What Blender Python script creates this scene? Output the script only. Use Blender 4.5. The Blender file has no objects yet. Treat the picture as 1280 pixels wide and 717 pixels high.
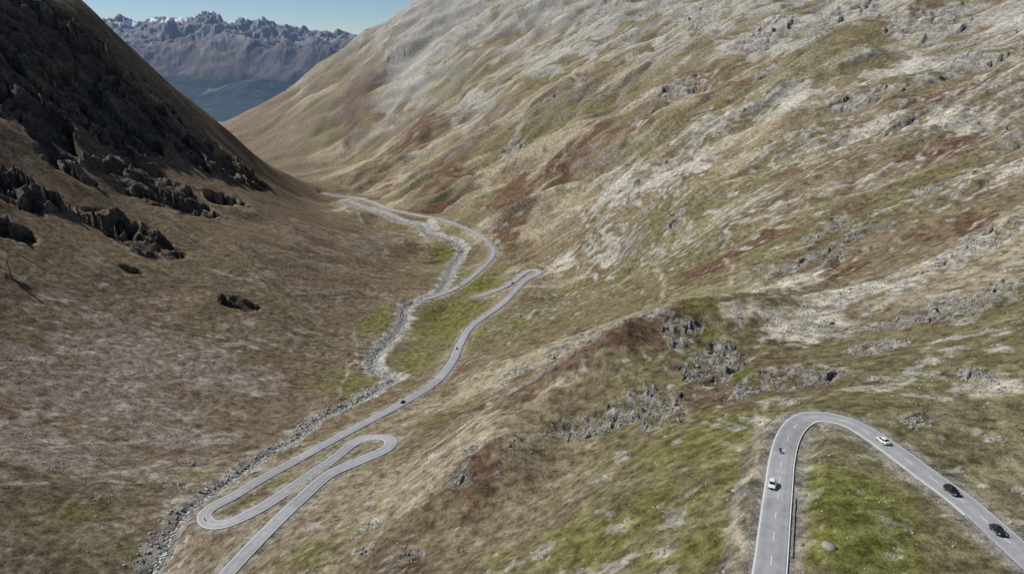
import bpy, bmesh, math, numpy as np, time, random
from mathutils import Vector, Matrix
rng=np.random.RandomState(7); random.seed(7)
scene=bpy.context.scene
# ---------------------------------------------------------------- camera / survey frame
F=853.3; PITCH=math.radians(19.0); CP,SP=math.cos(PITCH),math.sin(PITCH)
def ray(u,v):
    a=(u-640)/F; b=(v-358.5)/F
    return np.array([a, CP-b*SP, -SP-b*CP])
def P(u,v,d): return tuple(ray(u,v)*d)
cam=bpy.data.cameras.new("camera"); camo=bpy.data.objects.new("camera",cam); scene.collection.objects.link(camo)
cam.lens=24; cam.sensor_width=36; cam.clip_end=60000; cam.clip_start=0.5
camo.rotation_euler=(math.radians(90)-PITCH,0,0); scene.camera=camo
# ---------------------------------------------------------------- terrain control heights
C=[P(968,609,170),P(950,717,138),P(1035,517,208),P(1192,617,160),P(1280,700,131),
P(380,600,352),P(260,645,333),P(490,548,386),P(300,700,284),P(505,500,497),P(575,430,660),P(630,375,814),P(672,340,944),
P(615,315,1160),P(600,370,857),P(540,372,871),
P(190,717,305),P(225,640,348),P(330,570,430),P(440,500,528),P(505,395,800),P(560,300,1264),P(480,265,1600),P(410,243,1944),
P(0,600,335),P(0,400,520),P(0,200,750),P(0,0,1000),P(90,0,1150),P(200,95,1500),P(350,215,1900),P(280,158,1720),
P(100,700,300),P(0,717,288),P(150,500,480),P(0,500,430),P(250,400,640),P(400,350,860),P(300,300,900),P(150,300,760),
P(200,200,1050),P(100,100,1080),P(300,200,1400),P(450,280,1350),P(350,240,1700),
P(870,390,380),P(870,345,550),P(640,460,440),P(640,700,210),P(800,600,215),P(800,470,310),P(900,480,280),P(1000,460,270),
P(1100,400,310),P(1280,400,250),P(1280,500,195),P(1280,620,157),P(1280,200,480),P(1280,100,700),P(1000,250,620),
P(1000,130,1000),P(800,250,950),P(640,330,962),P(700,300,1000),P(640,200,1500),P(500,200,2100),P(400,180,2900),
P(290,150,4200),P(400,85,4000),P(520,0,3800),P(1280,0,1000),P(900,0,1900),P(700,0,2800),P(1150,0,1250),P(520,100,2900),P(760,420,390),P(700,560,290),P(540,640,270),
(-900,2400,-430),(-1300,3000,-460),(-2050,4300,-540),(-1050,2130,-220),(-1150,1930,0),(-1350,2700,-330),(-1500,1900,250),
(-1000,1200,230),(-1100,800,250),(-700,600,60),(-600,250,-20),(-350,150,-170),(-250,60,-190),(-150,120,-200),(0,60,-128),(100,60,-86),(40,30,-112),(-60,60,-165),
(200,60,-60),(300,200,-40),(500,300,20),(700,500,90),(1000,800,150),(1500,1400,300),(1300,2300,330),(900,3300,370),(300,4300,380),
(-300,5200,-100),(-1200,5600,-500),(-2500,5600,-600),(800,6000,100),(2500,5000,250),(3500,3000,350),(-4000,3500,-300),(-2500,2500,100),(-3500,1200,300),
(3500,900,350),(-3400,5200,-620),(-2200,3200,-350),(1500,400,300),(-1500,300,300),(-2000,4900,-600)]
C=np.array(C,float)
def emb(x,y):
    r=np.sqrt(x*x+y*y)+1e-6
    return np.arctan2(x,y)*1.6, np.log(r)
cu,cv=emb(C[:,0],C[:,1]); N=len(C)
def phi(r2): return 0.5*r2*np.log(r2+1e-12)
D2=(cu[:,None]-cu)**2+(cv[:,None]-cv)**2
A=np.zeros((N+3,N+3)); A[:N,:N]=phi(D2)+np.eye(N)*0.004
A[:N,N]=1;A[:N,N+1]=cu;A[:N,N+2]=cv;A[N:,:N]=A[:N,N:].T
W=np.linalg.solve(A,np.concatenate([C[:,2],np.zeros(3)]))
def base(x,y):
    sh=x.shape; x=x.ravel();y=y.ravel(); out=np.empty(x.size)
    for i in range(0,x.size,200000):
        a,b=emb(x[i:i+200000],y[i:i+200000])
        z=W[N]+W[N+1]*a+W[N+2]*b
        for k in range(N):
            z=z+W[k]*phi((a-cu[k])**2+(b-cv[k])**2)
        out[i:i+200000]=z
    return out.reshape(sh)
GT=np.radians(np.linspace(-80,80,481)); GR=np.linspace(math.log(20),math.log(7500),451)
gt,gr=np.meshgrid(GT,GR,indexing='ij'); GZ=base(np.exp(gr)*np.sin(gt),np.exp(gr)*np.cos(gt))
def basef(x,y):
    t=(np.arctan2(x,y)-GT[0])/(GT[1]-GT[0]); r=(np.log(np.sqrt(x*x+y*y)+1e-6)-GR[0])/(GR[1]-GR[0])
    t=np.clip(t,0,479.999); r=np.clip(r,0,449.999); i=t.astype(int); j=r.astype(int); a=t-i; b=r-j
    return GZ[i,j]*(1-a)*(1-b)+GZ[i+1,j]*a*(1-b)+GZ[i,j+1]*(1-a)*b+GZ[i+1,j+1]*a*b
def hit(u,v):
    d=ray(u,v); t=np.exp(np.linspace(math.log(60),math.log(6500),3000))
    z=basef(d[0]*t,d[1]*t); g=d[2]*t-z
    k=np.where(g<0)[0]
    if len(k)==0: return d*4000
    k=max(k[0],1); f=g[k-1]/(g[k-1]-g[k]); tt=t[k-1]+(t[k]-t[k-1])*f
    return d*tt
# ---------------------------------------------------------------- noise (octaves finer than the mesh are dropped)
PR=np.concatenate([rng.permutation(256)]*3).astype(np.int32)
GA=rng.rand(256)*2*math.pi; GX=np.cos(GA).astype(np.float32);GY=np.sin(GA).astype(np.float32)
SPC=None
def perlin(x,y,seed=0):
    x=x+seed*17.31;y=y-seed*9.77
    xf=np.floor(x);yf=np.floor(y);fx=(x-xf).astype(np.float32);fy=(y-yf).astype(np.float32)
    xi=xf.astype(np.int32)&255;yi=yf.astype(np.int32)&255
    def g(ix,iy,dx,dy):
        h=PR[PR[ix&255]+(iy&255)]; return GX[h]*dx+GY[h]*dy
    u=fx*fx*fx*(fx*(fx*6-15)+10);w=fy*fy*fy*(fy*(fy*6-15)+10)
    a=g(xi,yi,fx,fy);b=g(xi+1,yi,fx-1,fy);c=g(xi,yi+1,fx,fy-1);d=g(xi+1,yi+1,fx-1,fy-1)
    a=a+u*(b-a);c=c+u*(d-c); return (a+w*(c-a))*1.5
def ss(a,b,x):
    t=np.clip((x-a)/(b-a),0,1);return t*t*(3-2*t)
def fbm(x,y,o=4,seed=0,gain=.5,lam=None,rot=True):
    s=0;a=1;n=0
    for i in range(o):
        p=perlin(x,y,seed+i*3)
        if lam is not None: p=p*ss(2.2,4.5,lam/2.03**i/SPC)
        s=s+a*p;n+=a;a*=gain
        if rot:x,y=(x*.8+y*.6)*2.03,(y*.8-x*.6)*2.03
        else:x=x*2.03;y=y*2.03
    return s/n*1.6
def ridged(x,y,o=4,seed=0,gain=.5,rot=True,lam=None):
    s=0;a=1;n=0
    for i in range(o):
        p=1-np.abs(perlin(x,y,seed+i*5))*1.6
        if lam is not None: p=.6+(p-.6)*ss(2.2,4.5,lam/2.07**i/SPC)
        s=s+a*p;n+=a;a*=gain
        if rot:x,y=(x*.8+y*.6)*2.07,(y*.8-x*.6)*2.07
        else:x=x*2.07;y=y*2.07
    return s/n
RA_=rng.rand(256).astype(np.float32);RB_=rng.rand(256).astype(np.float32)
def facet(x,y,seed=0):
    # angular rock blocks: each jittered cell is a tilted plane
    x=x+seed*13.7;y=y+seed*7.3
    xf=np.floor(x);yf=np.floor(y);xi=xf.astype(np.int32);yi=yf.astype(np.int32);fx=(x-xf).astype(np.float32);fy=(y-yf).astype(np.float32)
    best=np.full(x.shape,9.,np.float32);out=np.zeros(x.shape,np.float32)
    for dx in(-1,0,1):
        for dy in(-1,0,1):
            h=PR[PR[(xi+dx)&255]+((yi+dy)&255)];ox=fx-dx-RA_[h];oy=fy-dy-RB_[h];d=ox*ox+oy*oy
            m=d<best;h2=PR[h+71];v=(RA_[h2]-.5)+(GX[h2]*ox+GY[h2]*oy)*.9
            best=np.where(m,d,best);out=np.where(m,v,out)
    return out
# ---------------------------------------------------------------- road / stream centre lines
def spline(pts,step):
    p=np.array(pts,float);p=np.vstack([2*p[0]-p[1],p,2*p[-1]-p[-2]]);o=[]
    for i in range(1,len(p)-2):
        for t in np.linspace(0,1,24,endpoint=False):
            o.append(.5*((2*p[i])+(-p[i-1]+p[i+1])*t+(2*p[i-1]-5*p[i]+4*p[i+1]-p[i+2])*t*t+(-p[i-1]+3*p[i]-3*p[i+1]+p[i+2])*t**3))
    o.append(p[-2]);o=np.array(o)
    s=np.concatenate([[0],np.cumsum(np.linalg.norm(np.diff(o[:,:2],axis=0),axis=1))])
    n=max(int(s[-1]/step),2);q=np.linspace(0,s[-1],n+1)
    return np.stack([np.interp(q,s,o[:,k]) for k in range(o.shape[1])],1)
def smooth(a,k):
    if len(a)<2*k+1:k=max(1,len(a)//3)
    pad=np.concatenate([2*a[0]-a[k:0:-1],a,2*a[-1]-a[-2:-k-2:-1]])
    w=np.hanning(2*k+3)[1:-1];w/=w.sum();return np.convolve(pad,w,'valid')
def line(px,step=2.0,sm=8,xys=0):
    w=np.array([hit(u,v)[:2] for u,v in px]);c=spline(w,step)
    if xys:
        c=np.stack([smooth(c[:,0],xys),smooth(c[:,1],xys)],1)
    z=smooth(basef(c[:,0],c[:,1]),sm);return np.column_stack([c,z])
R1=line([(945,790),(955,750),(962,717),(966,680),(970,640),(974,605),(977,578),(983,552),(993,534),(1010,523),(1035,521),(1062,527),(1085,540),(1103,552),(1145,583),(1200,624),(1240,658),(1277,691),(1340,748)],1.5,10,3)
R2=line([(225,790),(255,750),(283,717),(320,677),(350,647),(380,619),(413,592),(455,573),(480,561),(489,552),(482,546),(465,547),(440,556),(410,578),(370,605),(330,631),(290,651),(270,656),(258,652),(255,643),(267,632),(295,617),(340,591),(400,558),(460,526),(505,502),(543,478),(565,452),(576,428),(590,407),(627,380),(645,362),(657,350),(674,341),(668,337),(655,341),(640,353),(620,363),(595,371)],2,9,3)
R3=line([(528,374),(545,370),(575,357),(597,340),(613,324),(617,313),(606,298),(585,286),(555,275),(520,268),(490,262),(465,252),(440,246),(405,241)],3,9,4)
ST=line([(165,740),(180,717),(203,690),(210,665),(228,640),(270,607),(300,588),(325,568),(370,545),(400,520),(445,500),(480,480),(495,470),(470,462),(468,445),(488,422),(505,400),(508,382),(535,370),(550,362),(560,345),(566,332),(575,318),(578,308),(560,298),(535,290),(525,280),(500,275),(470,264),(430,250)],3,10,2)
SPUR=line([(905,392),(870,398),(830,410),(780,440),(730,470),(690,500),(640,545),(610,590)],6,4)
# ---------------------------------------------------------------- terrain grid
th=np.radians(np.concatenate([np.linspace(-76,-46,50,endpoint=False),np.linspace(-46,46,1180),np.linspace(46,76,51)[1:]]))
lr=np.concatenate([np.linspace(math.log(30),math.log(120),70,endpoint=False),np.linspace(math.log(120),math.log(2600),1090,endpoint=False),np.linspace(math.log(2600),math.log(6500),190)])
TT,RR=np.meshgrid(th,np.exp(lr),indexing='ij'); nT,nR=TT.shape
SPC=(RR*np.gradient(lr)[None,:]).astype(np.float32)
X=RR*np.sin(TT);Y=RR*np.cos(TT);B=basef(X,Y)
def polydist(line,margin):
    D=np.full(X.shape,1e6,np.float32);Zc=np.zeros(X.shape,np.float32)
    n=8
    for i in range(0,len(line)-1,n):
        seg=line[i:min(i+n+1,len(line))]
        lo=seg[:,:2].min(0)-margin;hi=seg[:,:2].max(0)+margin
        cx,cy=(lo+hi)/2;R=math.hypot(*(hi-lo))/2;rc=math.hypot(cx,cy);tc=math.atan2(cx,cy);da=math.asin(min(1,R/rc))
        i0=max(np.searchsorted(th,tc-da)-1,0);i1=np.searchsorted(th,tc+da)+1
        j0=max(np.searchsorted(lr,math.log(max(rc-R,1)))-1,0);j1=np.searchsorted(lr,math.log(rc+R))+1
        x=X[i0:i1,j0:j1];y=Y[i0:i1,j0:j1];d0=D[i0:i1,j0:j1];z0=Zc[i0:i1,j0:j1]
        for a,b in zip(seg[:-1],seg[1:]):
            ab=b-a;L=ab[0]**2+ab[1]**2
            t=np.clip(((x-a[0])*ab[0]+(y-a[1])*ab[1])/L,0,1)
            d=np.hypot(x-a[0]-t*ab[0],y-a[1]-t*ab[1]);m=d<d0
            d0[m]=d[m];z0[m]=(a[2]+t*ab[2])[m]
    return D,Zc
DR=np.full(X.shape,1e6,np.float32);ZR=np.zeros(X.shape,np.float32)
for L in (R1,R2,R3):
    d,z=polydist(L,50);m=d<DR;DR[m]=d[m];ZR[m]=z[m]
DS,ZS=polydist(ST,60)
DSP,_=polydist(SPUR,90)
DTr=np.full(X.shape,1e6,np.float32)
for px in ([(815,305),(822,325),(830,345),(828,368)],[(905,320),(915,338),(912,352)],[(1252,283),(1240,300),(1205,318),(1165,335),(1120,352),(1080,372),(1010,388),(930,398),(880,380)],
  [(0,604),(50,602),(100,593),(140,588),(190,580)],[(40,560),(110,552),(170,548),(215,545)],[(0,372),(80,388),(160,402),(230,414),(330,424)],[(0,400),(90,420),(170,440),(240,470),(330,495)],[(420,500),(430,470),(445,440),(440,410)],[(0,440),(80,455),(150,480),(230,520)],[(60,640),(120,600),(170,600)],[(230,480),(280,478),(340,470)],
  [(1280,150),(1200,160),(1120,175),(1060,190),(980,205),(900,235)],[(700,160),(705,190),(690,220)],[(395,250),(430,262),(470,285),(520,295)],[(955,500),(945,560),(930,620),(915,700)]):
    L=line(px,6,3);L[:,:2]+=np.stack([1.5*np.sin(np.arange(len(L))*.8),1.5*np.sin(np.arange(len(L))*.6+1)],1);d,_=polydist(L,12);DTr=np.minimum(DTr,d)
def patch(lst):
    M=np.zeros(X.shape,np.float32)
    for (u,v,rx,ry,a) in lst:
        p=hit(u,v);q=((X-p[0])/rx)**2+((Y-p[1])/ry)**2
        M=np.maximum(M,a*np.exp(-q))
    return M
crag=patch([(40,40,120,120,1),(100,70,100,100,1),(30,110,100,90,1),(110,130,80,100,1),(170,130,90,120,1),(220,160,80,130,.9),(60,165,70,50,1),(255,190,60,110,.9),
 (300,215,50,100,1),(165,225,60,50,1.1),(215,250,65,65,1.3),(15,235,45,40,1),(15,290,25,30,.8),(160,290,55,34,1.2),(200,318,30,26,1.0),(300,378,24,15,1.1),(285,250,36,50,.9),(20,355,14,12,.9),(165,340,18,12,.9),(130,180,70,60,.9),(90,215,40,30,.8)])
knoll=patch([(880,455,10,18,1.2),(905,440,9,16,1.2),(960,470,13,13,1.3),(940,485,11,9,1),(1010,475,12,10,.9),(800,505,18,14,1.1),(830,520,14,12,1),(770,520,12,10,.8),(590,600,9,8,.8),(575,625,8,7,.8),(720,545,12,10,.8),(650,455,28,16,.8),(700,430,24,14,.8),(740,410,26,12,.8),(830,400,18,10,.8),(760,440,24,16,.8),(690,480,18,14,.8),(850,430,14,20,.8),(1180,390,24,22,.9),(1255,365,14,14,1),(1100,430,18,16,.8),(1220,470,14,14,.7),(520,695,14,6,.7),(460,690,8,6,.6),(1075,130,60,60,.8),(1200,80,70,60,.8),(960,40,90,90,.9),(1060,10,80,90,.9),(760,10,120,160,.8),(880,10,100,120,.9),(640,180,40,110,.8),(600,210,30,80,.7),(1050,285,35,30,.6),(220,610,14,9,.9),(250,575,14,9,.8),(500,60,150,300,.6),(850,110,70,90,.7),(1180,240,30,24,.7),(1270,180,30,30,.7),(1150,520,10,10,.5),(1150,30,70,60,.8),(1000,180,30,30,.7)])
green=patch([(860,560,30,32,.8),(880,410,16,30,.8),(760,385,16,18,.7),(930,460,7,26,1.0),(1060,620,14,22,1.35),(1070,680,14,16,1.3),(800,640,40,26,.8),(700,660,36,26,.65),(880,690,22,16,.75),(960,560,12,20,.7),(1260,505,10,14,.6),(650,400,24,50,.75),(560,400,55,140,1.2),(470,400,30,90,1),(600,350,40,90,1.25),(440,480,50,50,.9),(300,625,28,12,1.1),(240,590,16,14,.9),(110,640,26,16,.8),(170,690,20,12,.8),(520,450,36,70,1.05),(1050,190,60,30,.5),(390,330,60,60,.3),(430,560,14,14,1),(400,690,26,20,.6),(350,600,30,16,.9),(560,510,30,34,.65),(620,600,26,20,.35),(20,410,40,12,.6),(560,310,40,140,1),(500,285,40,120,.6),(730,500,20,16,.4),(1100,560,10,14,.7)])
heath=patch([(780,440,26,28,1),(720,470,24,26,1),(640,540,24,26,.9),(880,330,34,44,1),(640,260,50,220,1.1),(560,220,60,300,.9),(520,170,120,400,.8),(700,200,70,160,.9),(1180,400,24,24,.8),(1050,300,44,40,.7),(900,120,120,160,.7),(450,130,200,500,.7),(400,310,50,150,.6),(600,620,18,18,.8),(1200,290,60,30,.7),(1100,330,40,30,.6),(480,230,60,300,.6),(1000,60,100,100,.5),(1180,130,60,40,.5),(750,150,60,160,.7),(700,580,20,16,.6),(1130,200,60,40,.5),(950,300,30,30,.7)])
pale=patch([(960,400,26,18,1.1),(1020,400,30,24,1.1),(1060,370,40,22,1),(780,240,40,110,1),(860,210,50,80,1),(820,225,40,90,1),(1000,130,60,60,.8),(940,250,50,40,.8),(1100,160,60,50,.9),(1230,230,60,40,.8),(520,80,160,400,.8),(1250,420,16,16,.8),(860,290,30,30,.6),(620,480,14,20,.5),(1240,480,16,12,1),(1100,480,20,10,.9),(1220,140,60,60,.9),(480,650,14,10,.6),(560,560,14,20,.5),(700,330,25,50,.9),(760,300,25,50,.8),(1130,80,80,60,.9),(700,70,150,200,.7),(480,310,30,100,.5),(420,262,40,160,.8),(535,285,28,90,1.0),(340,140,200,900,.4),(980,350,30,20,.8),(235,665,7,12,1.3),(1180,330,40,20,.7),(1060,230,60,30,.7),(590,130,80,260,.6),(1000,30,120,100,.7),(1240,30,90,60,.7),(900,160,60,60,.7),(1150,440,30,20,.7)])
scree=patch([(80,480,120,60,1),(200,450,110,60,1),(60,560,70,36,1),(280,470,60,50,.9),(300,350,80,80,.5),(480,300,50,160,.7),(330,420,60,60,.6),(450,310,60,140,.6),(200,540,60,30,.9),(120,400,80,40,.6)])
# ---- displacement
wx=X+22*fbm(X/150,Y/150,2,3);wy=Y+40*fbm(X/190,Y/190,3,9)
far=np.clip(RR/900,.12,1.3)
right=ss(-60,120,X-(-130-(np.clip(Y-900,0,9e9)*.38)))
rl=.35+.65*right
n_big=fbm(wx/360,wy/300,3,11)*22*far*rl
gul=(ridged(wx/620,wy/210,2,21,.4,False)-.6)*20*np.clip(RR/900,.08,1.6)*rl
n_mid=fbm(wx/60,wy/48,4,31,.5,48)*3.4*np.clip(RR/550,.3,2.2)*rl
gl2=(ridged(wx/160,wy/34,3,25,.45,False,34)-.62)*7*ss(350,900,RR)*right*ss(-.2,.4,fbm(X/400,Y/400,2,27)+.2)
n_fin=fbm(X/8,Y/8,3,41,.5,8)*.5*np.clip(RR/400,.5,2.0)
floor_=np.exp(-(DS/30)**2)
slopeboost=1-.75*floor_-.5*scree*(1-ss(600,900,RR))
H=B+(n_big+gul+n_mid+gl2)*slopeboost*ss(3,60,DR)*ss(3,45,DS)+n_fin*ss(4,14,DR)
H+=(11*np.exp(-(DSP/26)**2)-2.5*np.exp(-((DSP-55)/22)**2))*ss(5,60,DR)*(1+.5*fbm(X/40,Y/40,3,33))
H+=ss(1600,3500,RR)*(ridged(X/420,Y/420,4,51,.45,lam=420)-.6)*42*(X>-1500)*ss(0,400,B+250)
# crags (angular blocks, only computed where there is rock)
cm=ss(.26,.44,crag*.80+.55*fbm(wx/80,wy/80,5,61,.64,80)-.09)*ss(.22,.42,crag)
I=cm>0.001;x_=wx[I];y_=wy[I];sp=SPC[I]
x_,y_=x_+26*perlin(x_/70,y_/70,301)+9*perlin(x_/22,y_/22,304),y_+26*perlin(x_/70,y_/70,302)+9*perlin(x_/22,y_/22,305)
def lf(l):return ss(1.6,3.2,l/sp)
fc=facet(x_/120,y_/60,1)*30+facet(x_/52,y_/34,2)*15+facet(x_/24,y_/18,3)*7*lf(18)+facet(x_/11,y_/9,4)*3.0*lf(9)
q_=fbm(X/55,Y/55,3,311)[I]
st=30+14*perlin(X/200,Y/200,312)[I];t=(H[I]+fc*.9+46*q_+.35*Y[I]-.1*X[I])/42.;f=t-np.floor(t)
sc_=ss(.0,1,np.clip((RR[I]-450)/500,.0,1))*.5+.5
H[I]+=cm[I]*sc_*(st*(ss(.45,.80,f)-f)*ss(-.25,.35,perlin(X/90,Y/90,313)[I])*.85+fc*.60-3)
# scattered outcrops over the right flank
oc=ss(.40,.54,fbm(wx/150,wy/60,5,91,.6,60,False)+.25*ss(-150,200,B)-.05)*right*ss(250,500,RR)*ss(10,40,DR)
km=np.maximum(ss(.32,.50,knoll*.9+.40*fbm(wx/18,wy/18,5,81,.6,18)+.12*np.exp(-(DSP/26)**2)-.05),ss(.36,.56,knoll*.6+.5*fbm(wx/50,wy/40,5,83,.65,40))*ss(400,700,RR))*ss(5,12,DR)
km=np.maximum(km,oc*.8)
I=km>0.001;sk=np.clip(RR[I]/300,1,4);x_=wx[I];y_=wy[I];sp=SPC[I]
x_=x_+1.5*sk*perlin(x_/(5*sk),y_/(5*sk),303)
s0=np.where(sk<1.5,1.,np.where(sk<2.8,2.,3.6))
fc=(facet(x_/(9*s0),y_/(6*s0),5)*2.8+facet(x_/(4*s0),y_/(3*s0),6)*1.1*lf(3*s0)+facet(x_/(1.8*s0),y_/(1.5*s0),7)*.45*lf(1.5*s0))*s0
t=(H[I]/s0+fc/s0*.5)/3.6;f=t-np.floor(t)
H[I]+=km[I]*(3.6*(ss(.5,.8,f)-f)*.55*s0+fc*.62)
# stream cut
H-=2.8*np.exp(-(DS/(3.8+RR*.0025))**2)+1.2*np.exp(-(DS/11)**2)
H-=.35*np.exp(-(DTr/1.5)**2)
# road bench
half=4.3+RR*.0026;w=1-ss(0,1,(DR-half)/(5.5+RR*.004))
H=H*(1-w)+(ZR-.14-RR*.0006)*w
# ---- slope
dHr=np.gradient(H,axis=1)/np.gradient(RR,axis=1);dHt=np.gradient(H,axis=0)/(np.gradient(TT,axis=0)*RR)
slope=np.sqrt(dHr**2+dHt**2)
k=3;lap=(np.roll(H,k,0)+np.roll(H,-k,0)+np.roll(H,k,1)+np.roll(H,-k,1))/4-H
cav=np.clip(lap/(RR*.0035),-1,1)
# ---- colour (albedo, with distance haze and some shade painted in)
def mix(c,col,m):
    return c+(np.array(col,np.float32)-c)*m[...,None]
n1=fbm(wx/300,wy/120,4,101,.5,120,False);n2=fbm(wx/80,wy/55,6,111,.70,55);n3=fbm(X/15,Y/14,4,121,.65,14);n4=fbm(X/3.4,Y/3.2,3,131,.65,3.2)
nb=fbm(X/300,Y/260,3,161);nc=fbm(wx/46,wy/28,5,171,.68,28);G=np.clip(green,0,1.3)
col=np.zeros(X.shape+(3,),np.float32);col[:]=(.208,.170,.108)
col=mix(col,(.335,.288,.20),ss(.0,.35,n1+.5*n2+.15*n3)*.9)
col=mix(col,(.150,.140,.066),ss(.02,.28,nb-.3*n1+.25*n2+.1*n3)*.62)
col=mix(col,(.130,.092,.062),ss(.10,.34,n2*.6+nc*.5-n1*.4+.25*n3)*.85)
col=mix(col,(.122,.074,.050),ss(.32,.55,heath*.75+.5*n2+.35*nc+.15*n3)*.88)
col=mix(col,(.49,.44,.345),ss(.46,.78,pale*.85+.45*n2+.40*nc+.35*n3)*.85)
col=mix(col,(.135,.140,.038),ss(.38,.72,G*.9+.4*n2+.3*n3)*(.68+.28*ss(.7,1.3,G)))
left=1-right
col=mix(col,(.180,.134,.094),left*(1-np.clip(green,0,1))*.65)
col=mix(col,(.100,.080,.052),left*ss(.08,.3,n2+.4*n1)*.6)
col=mix(col,(.245,.208,.172),ss(.4,.8,scree+.35*n2+.3*n3)*.78)
col=mix(col,(.34,.315,.275),left*ss(.26,.5,nc+.5*n3)*(.2+.6*scree))
rk=fbm(wx/11,wy/10,4,141,.7,10)
hi=ss(-150,220,B)*right
rocky=ss(.40,.58,rk+.38*pale+.5*hi*(.5+n2)+.25*n2+.2*ss(.45,.8,slope)*right+.18*ss(500,1000,RR))*(1-.6*np.clip(green,0,1))*(.35+.65*np.clip(right+.4*scree,0,1))
col=mix(col,(.38,.37,.335),rocky*.75)
col=mix(col,(.30,.290,.265),hi*ss(-.12,.28,n1+.4*nc+.2*n3)*.65)
steep=ss(.75,1.15,slope)
col=mix(col,(.33,.32,.295),km*ss(-.4,.2,n3+slope-.5)*.9)
col=mix(col,(.10,.088,.07),km*ss(.1,.35,n3+n4+.5*nc)*.55)
col=mix(col,(.078,.069,.060),cm*(.55+.4*ss(.30,.75,slope+.3*n3)))  # dark rock, its colour lowered further to add painted shadow
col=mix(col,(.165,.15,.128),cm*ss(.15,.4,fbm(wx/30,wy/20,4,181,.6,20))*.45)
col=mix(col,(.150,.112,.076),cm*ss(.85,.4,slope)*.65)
col=mix(col,(.17,.16,.14),steep*(1-cm)*right*.5)
farS=ss(380,560,Y)
sb=np.exp(-(DS/(9+RR*.005))**2)
m_=ss(.3,.75,sb+.45*n4+.45*n3)
col=mix(col,(.42,.40,.36),m_*(.6+.35*farS))
col=mix(col,(.085,.082,.065),np.exp(-(DS/2.6)**2)*(1-farS*.6)*.75)  # dark water; nearer reach also carries painted gully shade and vegetation
rs=1-ss(half+.3,half+2.2+1.6*(n3+.5),DR)
col=mix(col,(.31,.285,.245),np.clip(rs,0,1)*.75)
col=mix(col,(.42,.37,.29),np.exp(-(DTr/(.8+RR*.0016))**2)*.65*ss(-.6,.2,n3))
col*= (1+.24*n4+.28*n3+.14*n2)[...,None]
col*= (1-.32*cav)[...,None]  # darker in hollows, lighter on bumps
haze_mix=ss(1200,6500,RR)*.35
col=mix(col,(.20,.205,.22),haze_mix)  # distant ground pulled to blue-grey: aerial haze painted into the colour
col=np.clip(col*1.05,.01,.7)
def gridmesh(name,x,y,z,color=None,smooth=True):
    a,b=x.shape;me=bpy.data.meshes.new(name)
    co=np.stack([x,y,z],-1).reshape(-1,3).astype(np.float32)
    i=np.arange(a-1)[:,None]*b+np.arange(b-1)[None,:]
    q=np.stack([i,i+b,i+b+1,i+1],-1).reshape(-1,4)[:, ::-1]
    p0,p1,p2=co[q[0,0]],co[q[0,1]],co[q[0,2]]
    if np.cross(p1-p0,p2-p1)[2]<0:q=q[:,::-1]
    q=np.ascontiguousarray(q).astype(np.int32);n=len(q)
    me.vertices.add(len(co));me.vertices.foreach_set('co',co.ravel())
    me.loops.add(n*4);me.loops.foreach_set('vertex_index',q.ravel())
    me.polygons.add(n);me.polygons.foreach_set('loop_start',np.arange(n,dtype=np.int32)*4)
    me.update(calc_edges=True)
    if smooth:me.polygons.foreach_set('use_smooth',np.ones(n,bool))
    if color is not None:
        at=me.color_attributes.new('albedo','FLOAT_COLOR','POINT')
        cc=np.ones((len(co),4),np.float32);cc[:,:3]=color.reshape(-1,3);at.data.foreach_set('color',cc.ravel())
    ob=bpy.data.objects.new(name,me);scene.collection.objects.link(ob);return ob
# ---------------------------------------------------------------- materials
def newmat(name):
    m=bpy.data.materials.new(name);m.use_nodes=True;nt=m.node_tree;b=nt.nodes['Principled BSDF'];return m,nt,b
def plain(name,c,rough=.6,metal=0,coat=0):
    m,nt,b=newmat(name)
    n=nt.nodes.new('ShaderNodeTexNoise');n.inputs['Scale'].default_value=6
    r=nt.nodes.new('ShaderNodeMix');r.data_type='RGBA';r.inputs['A'].default_value=(c[0]*.88,c[1]*.88,c[2]*.88,1);r.inputs['B'].default_value=(c[0]*1.08,c[1]*1.08,c[2]*1.08,1)
    tc=nt.nodes.new('ShaderNodeTexCoord');nt.links.new(tc.outputs['Object'],n.inputs['Vector'])
    nt.links.new(n.outputs['Fac'],r.inputs['Factor']);nt.links.new(r.outputs['Result'],b.inputs['Base Color'])
    b.inputs['Roughness'].default_value=rough;b.inputs['Metallic'].default_value=metal;b.inputs['Coat Weight'].default_value=coat
    return m
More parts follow.
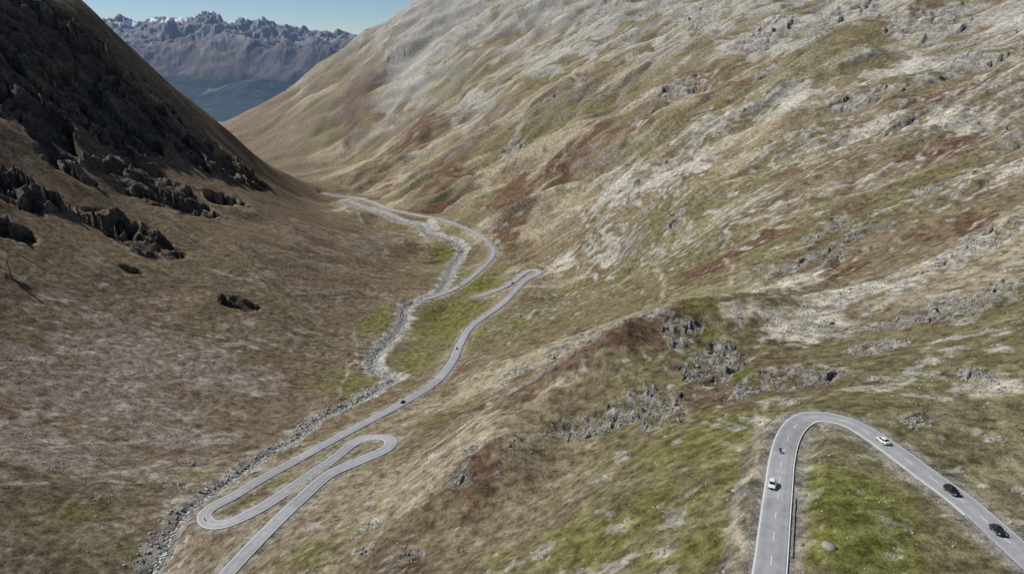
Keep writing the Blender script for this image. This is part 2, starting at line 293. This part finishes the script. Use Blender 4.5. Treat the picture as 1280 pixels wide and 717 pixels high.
def terrain_mat():
    m,nt,b=newmat('alpine_ground');L=nt.links.new
    at=nt.nodes.new('ShaderNodeAttribute');at.attribute_name='albedo'
    tc=nt.nodes.new('ShaderNodeTexCoord')
    def noise(s,d,r):
        n=nt.nodes.new('ShaderNodeTexNoise');n.inputs['Scale'].default_value=s;n.inputs['Detail'].default_value=d;n.inputs['Roughness'].default_value=r
        L(tc.outputs['Object'],n.inputs['Vector']);return n.outputs['Fac']
    def mr(x,a,b_,c,d):
        n=nt.nodes.new('ShaderNodeMapRange');L(x,n.inputs[0]);
        for i,v in enumerate((a,b_,c,d)):n.inputs[i+1].default_value=v
        return n.outputs[0]
    def mth(op,a,b_):
        n=nt.nodes.new('ShaderNodeMath');n.operation=op
        for i,v in enumerate((a,b_)):
            if isinstance(v,(int,float)):n.inputs[i].default_value=v
            else:L(v,n.inputs[i])
        return n.outputs[0]
    f1=noise(.2,6,.88)
    k=mr(f1,.39,.61,.42,1.58)
    vm=nt.nodes.new('ShaderNodeVectorMath');vm.operation='SCALE';L(at.outputs['Color'],vm.inputs[0]);L(k,vm.inputs['Scale'])
    mx=nt.nodes.new('ShaderNodeMix');mx.data_type='RGBA';L(mth('MULTIPLY',mr(f1,.59,.64,0,1),.45),mx.inputs['Factor']);L(vm.outputs[0],mx.inputs['A']);mx.inputs['B'].default_value=(.36,.335,.29,1)
    L(mx.outputs['Result'],b.inputs['Base Color']);b.inputs['Roughness'].default_value=1;b.inputs['Specular IOR Level'].default_value=0
    bp=nt.nodes.new('ShaderNodeBump');bp.inputs['Strength'].default_value=.85;bp.inputs['Distance'].default_value=2.6
    L(f1,bp.inputs['Height']);L(bp.outputs[0],b.inputs['Normal']);return m
tm=terrain_mat()
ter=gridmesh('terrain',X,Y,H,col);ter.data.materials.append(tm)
def hz_at(x,y):
    x=np.asarray(x,float);y=np.asarray(y,float)
    t=np.interp(np.arctan2(x,y),th,np.arange(nT));r=np.interp(np.log(np.hypot(x,y)),lr,np.arange(nR))
    i=np.clip(t.astype(int),0,nT-2);j=np.clip(r.astype(int),0,nR-2);a=t-i;b=r-j
    return H[i,j]*(1-a)*(1-b)+H[i+1,j]*a*(1-b)+H[i,j+1]*(1-a)*b+H[i+1,j+1]*a*b
# ---------------------------------------------------------------- far mountain range
ra=np.exp(np.linspace(math.log(5200),math.log(20000),480))
t2,r2=np.meshgrid(np.radians(np.concatenate([np.linspace(-76,-36,80,endpoint=False),np.linspace(-36,-8,640,endpoint=False),np.linspace(-8,76,140)])),ra,indexing='ij')
x2=r2*np.sin(t2);y2=r2*np.cos(t2)
az=x2/y2
crestv=np.interp(az,[-1.2,-.62,-.56,-.515,-.45,-.415,-.39,-.36,-.33,-.28,-.24,-.2,-.1,.5,2],[.015,.022,.030,.037,.038,.043,.037,.030,.032,.025,.022,.018,.01,.02,.02])
w1=x2+350*fbm(x2/2500,y2/2500,3,203);w2=y2+350*fbm(x2/2500,y2/2500,3,207)
main=ss(9200,12800,w2)**1.3*(crestv*12800+450)-450-np.clip(y2-12900,0,9e9)*.12
ridge1=-620+330*np.exp(-((w2-(7300+.15*(x2+3500)))/700)**2)*ss(-1600,-2600,x2)
ridge2=-620+(620+crestv*2500)*np.exp(-((w2-(9700-.2*(x2+5000)))/950)**2)
z2=np.maximum(np.maximum(main,ridge1),ridge2)
hm=np.clip((z2+650)/1200,.16,1.1)
rd=ridged(w1/1700,w2/1700,6,211,.5)
z2+= (rd-.62)*560*hm
z2+= (ridged(x2/450,y2/450,4,217,.58)-.6)*260*hm**2
g1=np.gradient(z2,axis=0)/(np.gradient(t2,axis=0)*r2);g2=np.gradient(z2,axis=1)/np.gradient(r2,axis=1);sl=np.hypot(g1,g2)
c2=np.zeros(x2.shape+(3,),np.float32);c2[:]=(.020,.032,.020)
m_=fbm(x2/600,y2/600,5,221,.6)
c2=mix(c2,(.100,.083,.060),ss(-330,-160,z2+130*m_))
c2=mix(c2,(.17,.165,.155),ss(60,300,z2+200*m_+sl*50))
c2=mix(c2,(.11,.125,.045),ss(.4,.5,fbm(x2/300,y2/300,3,231)-.1)*ss(-200,-380,z2)*.7)
c2=mix(c2,(.8,.81,.83),ss(.56,.62,fbm(x2/420,y2/300,4,241)+.3*ss(250,600,z2))*ss(200,330,z2)*.85)
c2*=(1+.5*fbm(x2/140,y2/140,3,251))[...,None]
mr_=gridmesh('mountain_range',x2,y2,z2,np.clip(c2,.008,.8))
m,nt,b=newmat('mountain_painted_haze');at=nt.nodes.new('ShaderNodeAttribute');at.attribute_name='albedo'
vm=nt.nodes.new('ShaderNodeMix');vm.data_type='RGBA';vm.inputs['Factor'].default_value=.10;vm.inputs['B'].default_value=(.14,.20,.34,1)  # base colour tinted blue as painted haze
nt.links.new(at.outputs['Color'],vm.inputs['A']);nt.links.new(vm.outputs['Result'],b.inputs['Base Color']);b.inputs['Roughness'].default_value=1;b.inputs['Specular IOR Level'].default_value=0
b.inputs['Emission Color'].default_value=(.30,.44,.74,1);b.inputs['Emission Strength'].default_value=.14  # faint blue emission added to stand in for airlight haze
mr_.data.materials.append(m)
# ---------------------------------------------------------------- roads
def frames(L):
    t=np.gradient(L[:,:2],axis=0);t/=np.linalg.norm(t,axis=1)[:,None]+1e-9;return t,np.stack([t[:,1],-t[:,0]],1)
def asphalt():
    m,nt,b=newmat('worn_asphalt');L=nt.links.new;tc=nt.nodes.new('ShaderNodeTexCoord')
    at=nt.nodes.new('ShaderNodeAttribute');at.attribute_name='albedo'
    n=nt.nodes.new('ShaderNodeTexNoise');n.inputs['Scale'].default_value=.35;n.inputs['Detail'].default_value=6;n.inputs['Roughness'].default_value=.7;L(tc.outputs['Object'],n.inputs['Vector'])
    r=nt.nodes.new('ShaderNodeMapRange');L(n.outputs['Fac'],r.inputs[0])
    for i,v in enumerate((.3,.7,.82,1.18)):r.inputs[i+1].default_value=v
    s=nt.nodes.new('ShaderNodeVectorMath');s.operation='SCALE';L(at.outputs['Color'],s.inputs[0]);L(r.outputs[0],s.inputs['Scale']);L(s.outputs[0],b.inputs['Base Color'])
    b.inputs['Roughness'].default_value=.85;return m
am=asphalt();wm=plain('road_paint',(.75,.75,.73),.7)
def road(L,hw):
    t,nrm=frames(L);s=np.cumsum(np.concatenate([[0],np.linalg.norm(np.diff(L[:,:2],axis=0),axis=1)]))
    off=[-hw-.5,-hw-.02,-hw,-hw*.78,-hw*.5,-hw*.25,0,hw*.25,hw*.5,hw*.78,hw,hw+.02,hw+.5]
    dz=[-1.6,-.10,0,.02,.04,.05,.06,.05,.04,.02,0,-.10,-1.6];k=[.9,.9,.95,.98,.86,.98,1.0,.98,.86,.98,.95,.9,.9]
    o=np.array(off)[None,:];x=L[:,0:1]+nrm[:,0:1]*o;y=L[:,1:2]+nrm[:,1:2]*o;z=L[:,2:3]+np.array(dz)[None,:]
    patchy=1+.10*np.sign(np.sin(s*.021+2*np.sin(s*.013)))*(np.abs(np.sin(s*.021))>.8)
    c=np.array([.295,.297,.305])[None,None,:]*np.array(k)[None,:,None]*patchy[:,None,None]
    ob=gridmesh('road',x,y,z,c,smooth=False);ob.data.materials.append(am);return ob
def stripe(L,off,w,par,name,dash=None,zo=.03):
    t,nrm=frames(L);o=np.array([off-w/2,off+w/2])[None,:]
    x=L[:,0:1]+nrm[:,0:1]*o;y=L[:,1:2]+nrm[:,1:2]*o;z=np.repeat(L[:,2:3]+zo,2,1)
    if dash is None:
        ob=gridmesh(name,x,y,z,smooth=False)
    else:
        bm=bmesh.new();i=0
        while i+dash[0]<len(L):
            for j in range(i,i+dash[0]):
                v=[bm.verts.new(p) for p in ((x[j,0],y[j,0],z[j,0]),(x[j,1],y[j,1],z[j,1]),(x[j+1,1],y[j+1,1],z[j+1,1]),(x[j+1,0],y[j+1,0],z[j+1,0]))];bm.faces.new(v)
            i+=dash[1]
        bmesh.ops.recalc_face_normals(bm,faces=bm.faces);me=bpy.data.meshes.new(name);bm.to_mesh(me);bm.free()
        ob=bpy.data.objects.new(name,me);scene.collection.objects.link(ob)
    ob.data.materials.append(wm);ob.parent=par;return ob
for L,hw in ((R1,3.35),(R2,3.35),(R3,3.3)):
    r=road(L,hw);stripe(L,hw-.25,.18,r,'edge_line',zo=.035);stripe(L,-hw+.25,.18,r,'edge_line',zo=.035)
    if L is R1:stripe(L,0,.14,r,'centre_line',(2,6),.085)
# ---------------------------------------------------------------- stream water
t,nrm=frames(ST);ii=np.arange(len(ST))
wd=np.clip(1.1+.35*np.sin(ii*.7)+.35*np.sin(ii*.23),.5,1.9)+np.hypot(ST[:,0],ST[:,1])*.0007
o=np.linspace(-1,1,3)[None,:]*wd[:,None];wob=1.2*np.sin(ii*.45)[:,None]
x=ST[:,0:1]+nrm[:,0:1]*(o+wob);y=ST[:,1:2]+nrm[:,1:2]*(o+wob);z=smooth(hz_at(ST[:,0],ST[:,1]),2)[:,None]+.3+o*0
ws=gridmesh('mountain_stream',x,y,z);m,nt,b=newmat('stream_water')
tc=nt.nodes.new('ShaderNodeTexCoord');n=nt.nodes.new('ShaderNodeTexNoise');n.inputs['Scale'].default_value=.8;n.inputs['Detail'].default_value=4;nt.links.new(tc.outputs['Object'],n.inputs['Vector'])
cr=nt.nodes.new('ShaderNodeValToRGB');cr.color_ramp.elements[0].position=.46;cr.color_ramp.elements[0].color=(.05,.06,.058,1);cr.color_ramp.elements[1].position=.60;cr.color_ramp.elements[1].color=(.55,.6,.62,1)
nt.links.new(n.outputs['Fac'],cr.inputs[0]);nt.links.new(cr.outputs[0],b.inputs['Base Color']);b.inputs['Roughness'].default_value=.25
ws.data.materials.append(m)
# ---------------------------------------------------------------- scattered rocks (one mesh)
def rockmesh(name,pos,size,colr):
    bm=bmesh.new();bmesh.ops.create_icosphere(bm,subdivisions=1,radius=1);V=np.array([v.co[:] for v in bm.verts]);Fc=np.array([[v.index for v in f.verts] for f in bm.faces]);bm.free()
    n=len(pos);k=len(V);jit=1+.35*(rng.rand(n,k,1)-.5)*2
    sc=np.stack([.7+.7*rng.rand(n),.7+.7*rng.rand(n),.45+.45*rng.rand(n)],1)[:,None,:]*size[:,None,None]
    v=V[None]*jit*sc;a=rng.rand(n)*6.28;ca,sa=np.cos(a)[:,None],np.sin(a)[:,None]
    v=np.stack([v[...,0]*ca-v[...,1]*sa,v[...,0]*sa+v[...,1]*ca,v[...,2]],-1)+pos[:,None,:]
    f=(Fc[None]+(np.arange(n)*k)[:,None,None]).reshape(-1,3).astype(np.int32)
    me=bpy.data.meshes.new(name);me.vertices.add(n*k);me.vertices.foreach_set('co',v.astype(np.float32).ravel())
    me.loops.add(len(f)*3);me.loops.foreach_set('vertex_index',f.ravel());me.polygons.add(len(f));me.polygons.foreach_set('loop_start',np.arange(len(f),dtype=np.int32)*3);me.update(calc_edges=True)
    at=me.color_attributes.new('albedo','FLOAT_COLOR','POINT');g=np.repeat(.55+.7*rng.rand(n),k)
    if not isinstance(colr,np.ndarray):colr=np.tile(np.array(colr),(n,1))
    cc=np.ones((n*k,4),np.float32);cc[:,:3]=np.repeat(colr,k,axis=0)*g[:,None];at.data.foreach_set('color',cc.ravel())
    ob=bpy.data.objects.new(name,me);scene.collection.objects.link(ob)
    m,nt,b=newmat(name+'_stone');a_=nt.nodes.new('ShaderNodeAttribute');a_.attribute_name='albedo';tc=nt.nodes.new('ShaderNodeTexCoord')
    nn=nt.nodes.new('ShaderNodeTexNoise');nn.inputs['Scale'].default_value=2;nn.inputs['Detail'].default_value=3;nt.links.new(tc.outputs['Object'],nn.inputs['Vector'])
    mp=nt.nodes.new('ShaderNodeMapRange');nt.links.new(nn.outputs['Fac'],mp.inputs[0]);mp.inputs[3].default_value=.5;mp.inputs[4].default_value=1.5
    s=nt.nodes.new('ShaderNodeVectorMath');s.operation='SCALE';nt.links.new(a_.outputs['Color'],s.inputs[0]);nt.links.new(mp.outputs[0],s.inputs['Scale']);nt.links.new(s.outputs[0],b.inputs['Base Color']);b.inputs['Roughness'].default_value=.95
    me.materials.append(m);return ob
prob=(rocky*.8+km*1.4+.03+.5*scree*.4+.4*pale*(n2>0))*(DR>5.5)*(RR<900)*(RR>60)
prob*=RR*SPC*240*(.4+ (n3>.1))*np.where(RR<260,1,.6)/ (1+ (RR/350)**2)
NR=14000;pf=np.cumsum(prob.ravel());ids=np.searchsorted(pf,rng.rand(NR)*pf[-1])
px,py=X.ravel()[ids]+rng.randn(NR)*.5,Y.ravel()[ids]+rng.randn(NR)*.5
sz=.13+.26*rng.rand(NR)**2+ (rng.rand(NR)>.985)*.9*rng.rand(NR)+np.hypot(px,py)*.0006
pos=np.stack([px,py,hz_at(px,py)+sz*.1],1);rockmesh('scattered_rocks',pos,sz,(.28,.265,.235))
NS=10000;k=rng.randint(0,len(ST),NS);off=rng.randn(NS)*(3.8+np.hypot(ST[k,0],ST[k,1])*.003)
px=ST[k,0]+nrm[k,0]*off+rng.randn(NS);py=ST[k,1]+nrm[k,1]*off+rng.randn(NS)
sz=.25+.7*rng.rand(NS)**3+np.hypot(px,py)*.0003;pos=np.stack([px,py,hz_at(px,py)+sz*.15],1)
fs=np.clip((py-340)/200,0,1)[:,None];rockmesh('stream_boulders',pos,sz,np.array([.34,.325,.295])*(1-fs)+np.array([.37,.355,.325])*fs)
# ---------------------------------------------------------------- objects: helpers
def mk(name,verts,faces,mat,par=None,smooth=False,sub=0,bev=0):
    me=bpy.data.meshes.new(name);me.from_pydata([tuple(v) for v in verts],[],faces);bm=bmesh.new();bm.from_mesh(me);bmesh.ops.recalc_face_normals(bm,faces=bm.faces);bm.to_mesh(me);bm.free()
    if smooth:
        for p in me.polygons:p.use_smooth=True
    ob=bpy.data.objects.new(name,me);scene.collection.objects.link(ob);me.materials.append(mat)
    if par:ob.parent=par
    if bev:
        md=ob.modifiers.new('b','BEVEL');md.width=bev;md.segments=2
    if sub:
        md=ob.modifiers.new('s','SUBSURF');md.levels=sub;md.render_levels=sub
    return ob
def box(name,c,s,mat,par,bev=.02):
    x,y,z=c;a,b_,d=s[0]/2,s[1]/2,s[2]/2
    v=[(x+i*a,y+j*b_,z+k_*d) for i in(-1,1) for j in(-1,1) for k_ in(-1,1)]
    return mk(name,v,[(0,1,3,2),(4,6,7,5),(0,4,5,1),(2,3,7,6),(0,2,6,4),(1,5,7,3)],mat,par,bev=bev)
def lathe(name,c,prof,mat,par,n=20):
    v=[];f=[]
    for r,yy in prof:
        for i in range(n):
            a=2*math.pi*i/n;v.append((c[0]+r*math.cos(a),c[1]+yy,c[2]+r*math.sin(a)))
    m_=len(prof)
    for j in range(m_-1):
        for i in range(n):f.append((j*n+i,j*n+(i+1)%n,(j+1)*n+(i+1)%n,(j+1)*n+i))
    f.append(tuple(range(n)));f.append(tuple(range((m_-1)*n,m_*n)));return mk(name,v,f,mat,par)
def nearest(L,u,v):
    p=hit(u,v);return int(np.argmin(np.hypot(L[:,0]-p[0],L[:,1]-p[1])))
stone=plain('wall_stone',(.20,.19,.17),.95)
def sweep(name,L,a,b,off,prof,mat,par=None,jit=0):
    t_,nn=frames(L);v=[];f=[];n=len(prof)
    for k_ in range(a,b+1):
        for o_,h_ in prof:
            j1=(random.random()-.5)*jit;v.append((L[k_,0]+nn[k_,0]*(off+o_+j1),L[k_,1]+nn[k_,1]*(off+o_+j1),L[k_,2]+h_+(random.random()-.5)*jit))
    for k_ in range(b-a):
        for j in range(n):f.append((k_*n+j,k_*n+(j+1)%n,(k_+1)*n+(j+1)%n,(k_+1)*n+j))
    f.append(tuple(range(n)));f.append(tuple(range((b-a)*n,(b-a+1)*n)));return mk(name,v,f,mat,par)
a_=nearest(R1,966,690);b_=nearest(R1,973,615)
sweep('stone_wall',R1,a_,b_,3.9,[(-.2,-1.0),(-.16,.12),(.16,.12),(.22,-1.2)],stone,jit=.1)
steel=plain('galvanised_steel',(.35,.36,.37),.5,.6)
gr_=bpy.data.objects.new('guard_rail',None);scene.collection.objects.link(gr_)
a_=nearest(R1,1228,650);b_=len(R1)-3
sweep('rail_beam',R1,a_,b_,3.9,[(-.04,.45),(-.08,.52),(-.03,.60),(-.08,.68),(-.04,.76),(0,.76),(0,.45)],steel,gr_)
t_,nn=frames(R1)
for k_ in range(a_,b_+1,2):
    box('post',(R1[k_,0]+nn[k_,0]*4.0,R1[k_,1]+nn[k_,1]*4.0,R1[k_,2]+.1),(.1,.1,1.3),steel,gr_,0)
glass=plain('car_glass',(.02,.024,.03),.08);rub=plain('tyre_rubber',(.02,.02,.02),.9);rim=plain('wheel_alloy',(.4,.4,.42),.35,.8)
headl=plain('headlight_lens',(.7,.7,.72),.15);taill=plain('taillight_lens',(.35,.02,.02),.3);trim=plain('black_trim',(.03,.03,.03),.6)
def car(paint,estate=False):
    e=bpy.data.objects.new('car',None);scene.collection.objects.link(e)
    st=[(-2.18,.42,.72,.70),(-2.12,.30,.90,.80),(-1.9,.24,.98,.87),(-1.4,.22,.98,.90),(-.6,.20,.95,.91),(.4,.20,.94,.91),(1.0,.21,.92,.90),(1.55,.22,.84,.88),(1.95,.26,.75,.83),(2.14,.32,.66,.74),(2.20,.40,.56,.62)]
    v=[];f=[]
    for x,zb,zt,h in st:
        zm=(zb+zt)/2
        sec=[(0,zb),(h*.86,zb),(h*.99,zb+.12),(h,zm),(h*.96,zt-.08),(h*.86,zt),(0,zt+.03)]
        ring=[(x,a,z_) for a,z_ in sec]+[(x,-a,z_) for a,z_ in sec[-2:0:-1]];v+=ring
    n=12
    for i in range(len(st)-1):
        for j in range(n):f.append((i*n+j,i*n+(j+1)%n,(i+1)*n+(j+1)%n,(i+1)*n+j))
    f.append(tuple(range(n)));f.append(tuple(range((len(st)-1)*n,len(st)*n)))
    mk('body',v,f,paint,e,True,1)
    rb=-1.95 if estate else -1.75;rt=-1.65 if estate else -1.15;zt=1.47
    bot=[(rb,.70),(-.9,.80),(.3,.80),(1.08,.70)];top=[(rt,.56),(-.8,.62),(.0,.62),(.42,.56)]
    v=[(x,y,.93) for x,y in bot]+[(x,y,zt-.05) for x,y in top]+[(x,-y,.93) for x,y in bot]+[(x,-y,zt-.05) for x,y in top]
    f=[(0,1,5,4),(1,2,6,5),(2,3,7,6),(8,12,13,9),(9,13,14,10),(10,14,15,11),(0,4,12,8),(3,11,15,7),(4,5,13,12),(5,6,14,13),(6,7,15,14)]
    mk('windows',v,f,glass,e)
    v=[];
    for x,y,z_ in ((rt-.06,.55,zt-.06),(rt+.2,.62,zt-.01),(-.4,.64,zt+.02),(.2,.61,zt),(.46,.55,zt-.06)):
        v+=[(x,-y,z_-.03),(x,-y*.6,z_+.02),(x,0,z_+.03),(x,y*.6,z_+.02),(x,y,z_-.03)]
    f=[(i*5+j,i*5+j+1,i*5+j+6,i*5+j+5) for i in range(4) for j in range(4)]
    o_=mk('roof',v,f,paint,e,True);md=o_.modifiers.new('so','SOLIDIFY');md.thickness=.04
    for s in(-1,1):
        for (x0,y0,x1,y1) in ((1.10,.72,.44,.57),(-.28,.805,-.32,.63),(rb,.72,rt,.57)):
            w=.05
            mk('pillar',[(x0-w,s*(y0+.012),.92),(x0+w,s*(y0+.012),.92),(x1+w,s*(y1+.012),zt-.04),(x1-w,s*(y1+.012),zt-.04),(x0-w,s*(y0-.03),.92),(x0+w,s*(y0-.03),.92),(x1+w,s*(y1-.03),zt-.04),(x1-w,s*(y1-.03),zt-.04)],[(0,1,2,3),(4,7,6,5),(0,4,5,1),(1,5,6,2),(2,6,7,3),(3,7,4,0)],paint,e)
        for xw in(1.36,-1.32):
            lathe('wheel',(xw,s*.80,.33),[(.20,-.1),(.33,-.1),(.33,.1),(.20,.11)],rub,e);lathe('wheel_rim',(xw,s*.81,.33),[(.20,-.10),(.21,.10),(.12,.112)],rim,e)
        box('headlight',(2.02,s*.62,.64),(.22,.32,.13),headl,e);box('taillight',(-2.13,s*.62,.78),(.10,.30,.16),taill,e);box('door_mirror',(.82,s*.98,.98),(.14,.2,.12),paint,e)
    box('grille',(2.18,0,.46),(.08,.8,.18),trim,e);box('rear_plate',(-2.19,0,.62),(.03,.5,.12),headl,e);box('underbody',(0,0,.24),(3.9,1.5,.14),trim,e)
    return e
def skinfig(name,V,E,R,mat,par):
    me=bpy.data.meshes.new(name);me.from_pydata(V,E,[]);ob=bpy.data.objects.new(name,me);scene.collection.objects.link(ob);ob.parent=par
    ob.modifiers.new('k','SKIN')
    for i,r in enumerate(R):me.skin_vertices[0].data[i].radius=(r,r)
    me.skin_vertices[0].data[0].use_root=True
    md=ob.modifiers.new('s','SUBSURF');md.levels=1;md.render_levels=1;me.materials.append(mat);return ob
leather=plain('riding_suit',(.03,.03,.035),.6);helm=plain('helmet_shell',(.5,.5,.5),.25);mpaint=plain('motorcycle_paint',(.05,.05,.06),.3)
def moto():
    e=bpy.data.objects.new('motorcycle',None);scene.collection.objects.link(e)
    for xw in(.74,-.70):
        lathe('wheel',(xw,0,.31),[(.2,-.06),(.31,-.06),(.31,.06),(.2,.06)],rub,e);lathe('wheel_hub',(xw,0,.31),[(.07,-.09),(.2,-.03),(.2,.03),(.07,.09)],rim,e)
    skinfig('bodywork',[(0,0,.78),(.32,0,.92),(.62,0,.92),(.74,0,.62),(.74,0,.31),(-.35,0,.80),(-.8,0,.92),(.05,0,.45),(-.35,0,.38),(-.70,0,.31)],[(0,1),(1,2),(2,3),(3,4),(0,5),(5,6),(0,7),(7,8),(8,9)],[.13,.16,.14,.06,.05,.12,.09,.17,.1,.06],mpaint,e)
    skinfig('handlebar',[(.5,0,1.02),(.42,.36,1.04),(.42,-.36,1.04)],[(0,1),(0,2)],[.03,.02,.02],trim,e)
    V=[(-.22,0,.93),(-.1,0,1.15),(.06,0,1.38),(.12,0,1.50),(.02,.19,1.37),(.2,.27,1.17),(.42,.31,1.06),(.02,-.19,1.37),(.2,-.27,1.17),(.42,-.31,1.06),(-.18,.12,.9),(.2,.22,.80),(-.05,.2,.42),(.1,.2,.38),(-.18,-.12,.9),(.2,-.22,.80),(-.05,-.2,.42),(.1,-.2,.38)]
    E=[(0,1),(1,2),(2,3),(2,4),(4,5),(5,6),(2,7),(7,8),(8,9),(0,10),(10,11),(11,12),(12,13),(0,14),(14,15),(15,16),(16,17)]
    skinfig('rider_body',V,E,[.15,.14,.15,.06,.08,.06,.045,.08,.06,.045,.1,.08,.055,.045,.1,.08,.055,.045],leather,e)
    bm=bmesh.new();bmesh.ops.create_uvsphere(bm,u_segments=14,v_segments=10,radius=.145);bmesh.ops.translate(bm,verts=bm.verts,vec=(.17,0,1.63));me=bpy.data.meshes.new('helmet');bm.to_mesh(me);bm.free()
    for p in me.polygons:p.use_smooth=True
    o_=bpy.data.objects.new('helmet',me);scene.collection.objects.link(o_);o_.parent=e;me.materials.append(helm)
    return e
def place(o,L,u,v,fwd,lane=None):
    p=hit(u,v);k=np.argmin(np.hypot(L[:,0]-p[0],L[:,1]-p[1]));t,nn=frames(L)
    lat=float(np.dot(p[:2]-L[k,:2],nn[k]));lat=max(-1.75,min(1.75,lat))
    if lane is not None:lat=lane
    a=L[max(k-1,0)];b_=L[min(k+1,len(L)-1)];d=Vector(b_-a).normalized()*fwd
    up=Vector((0,0,1));y=up.cross(d).normalized();z_=d.cross(y)
    M=Matrix((d,y,z_)).transposed().to_4x4()
    M.translation=Vector((L[k,0]+nn[k,0]*lat,L[k,1]+nn[k,1]*lat,L[k,2]+.06));o.matrix_world=M
white=plain('white_car_paint',(.75,.75,.74),.3,0,.6);black=plain('black_car_paint',(.012,.012,.014),.2,0,.8);grey=plain('dark_grey_car_paint',(.05,.05,.06),.25,0,.6)
place(car(white,True),R1,968,609,-1,-1.6);place(car(white),R1,1103,552,-1);place(car(black,True),R1,1192,618,1);place(car(black),R1,1247,666,1)
place(moto(),R1,978,567,-1,-.9)
place(car(grey),R2,571,436,1);place(car(black),R2,503,503,1);place(car(grey),R2,641,354,1);place(car(white),R3,574,357,1);place(moto(),R2,256,650,1)
# ---------------------------------------------------------------- light
Ld=Vector((-.62,.26,.66)).normalized()
sun=bpy.data.lights.new('sun','SUN');sun.energy=5.0;sun.angle=math.radians(.5);sun.color=(1,.965,.91);so=bpy.data.objects.new('sun',sun);scene.collection.objects.link(so)
so.rotation_euler=(-Ld).to_track_quat('-Z','Y').to_euler()
w=bpy.data.worlds.new('World');scene.world=w;w.use_nodes=True;nt=w.node_tree;bg=nt.nodes['Background'];sk=nt.nodes.new('ShaderNodeTexSky');sk.sky_type='NISHITA';sk.sun_disc=False
sk.sun_elevation=math.asin(Ld.z);sk.sun_rotation=math.atan2(Ld.x,Ld.y);sk.altitude=2400;sk.air_density=1.0;sk.dust_density=0;sk.ozone_density=4
nt.links.new(sk.outputs[0],bg.inputs['Color']);bg.inputs['Strength'].default_value=.075
scene.view_settings.view_transform='Standard';scene.view_settings.look='None';scene.view_settings.exposure=0
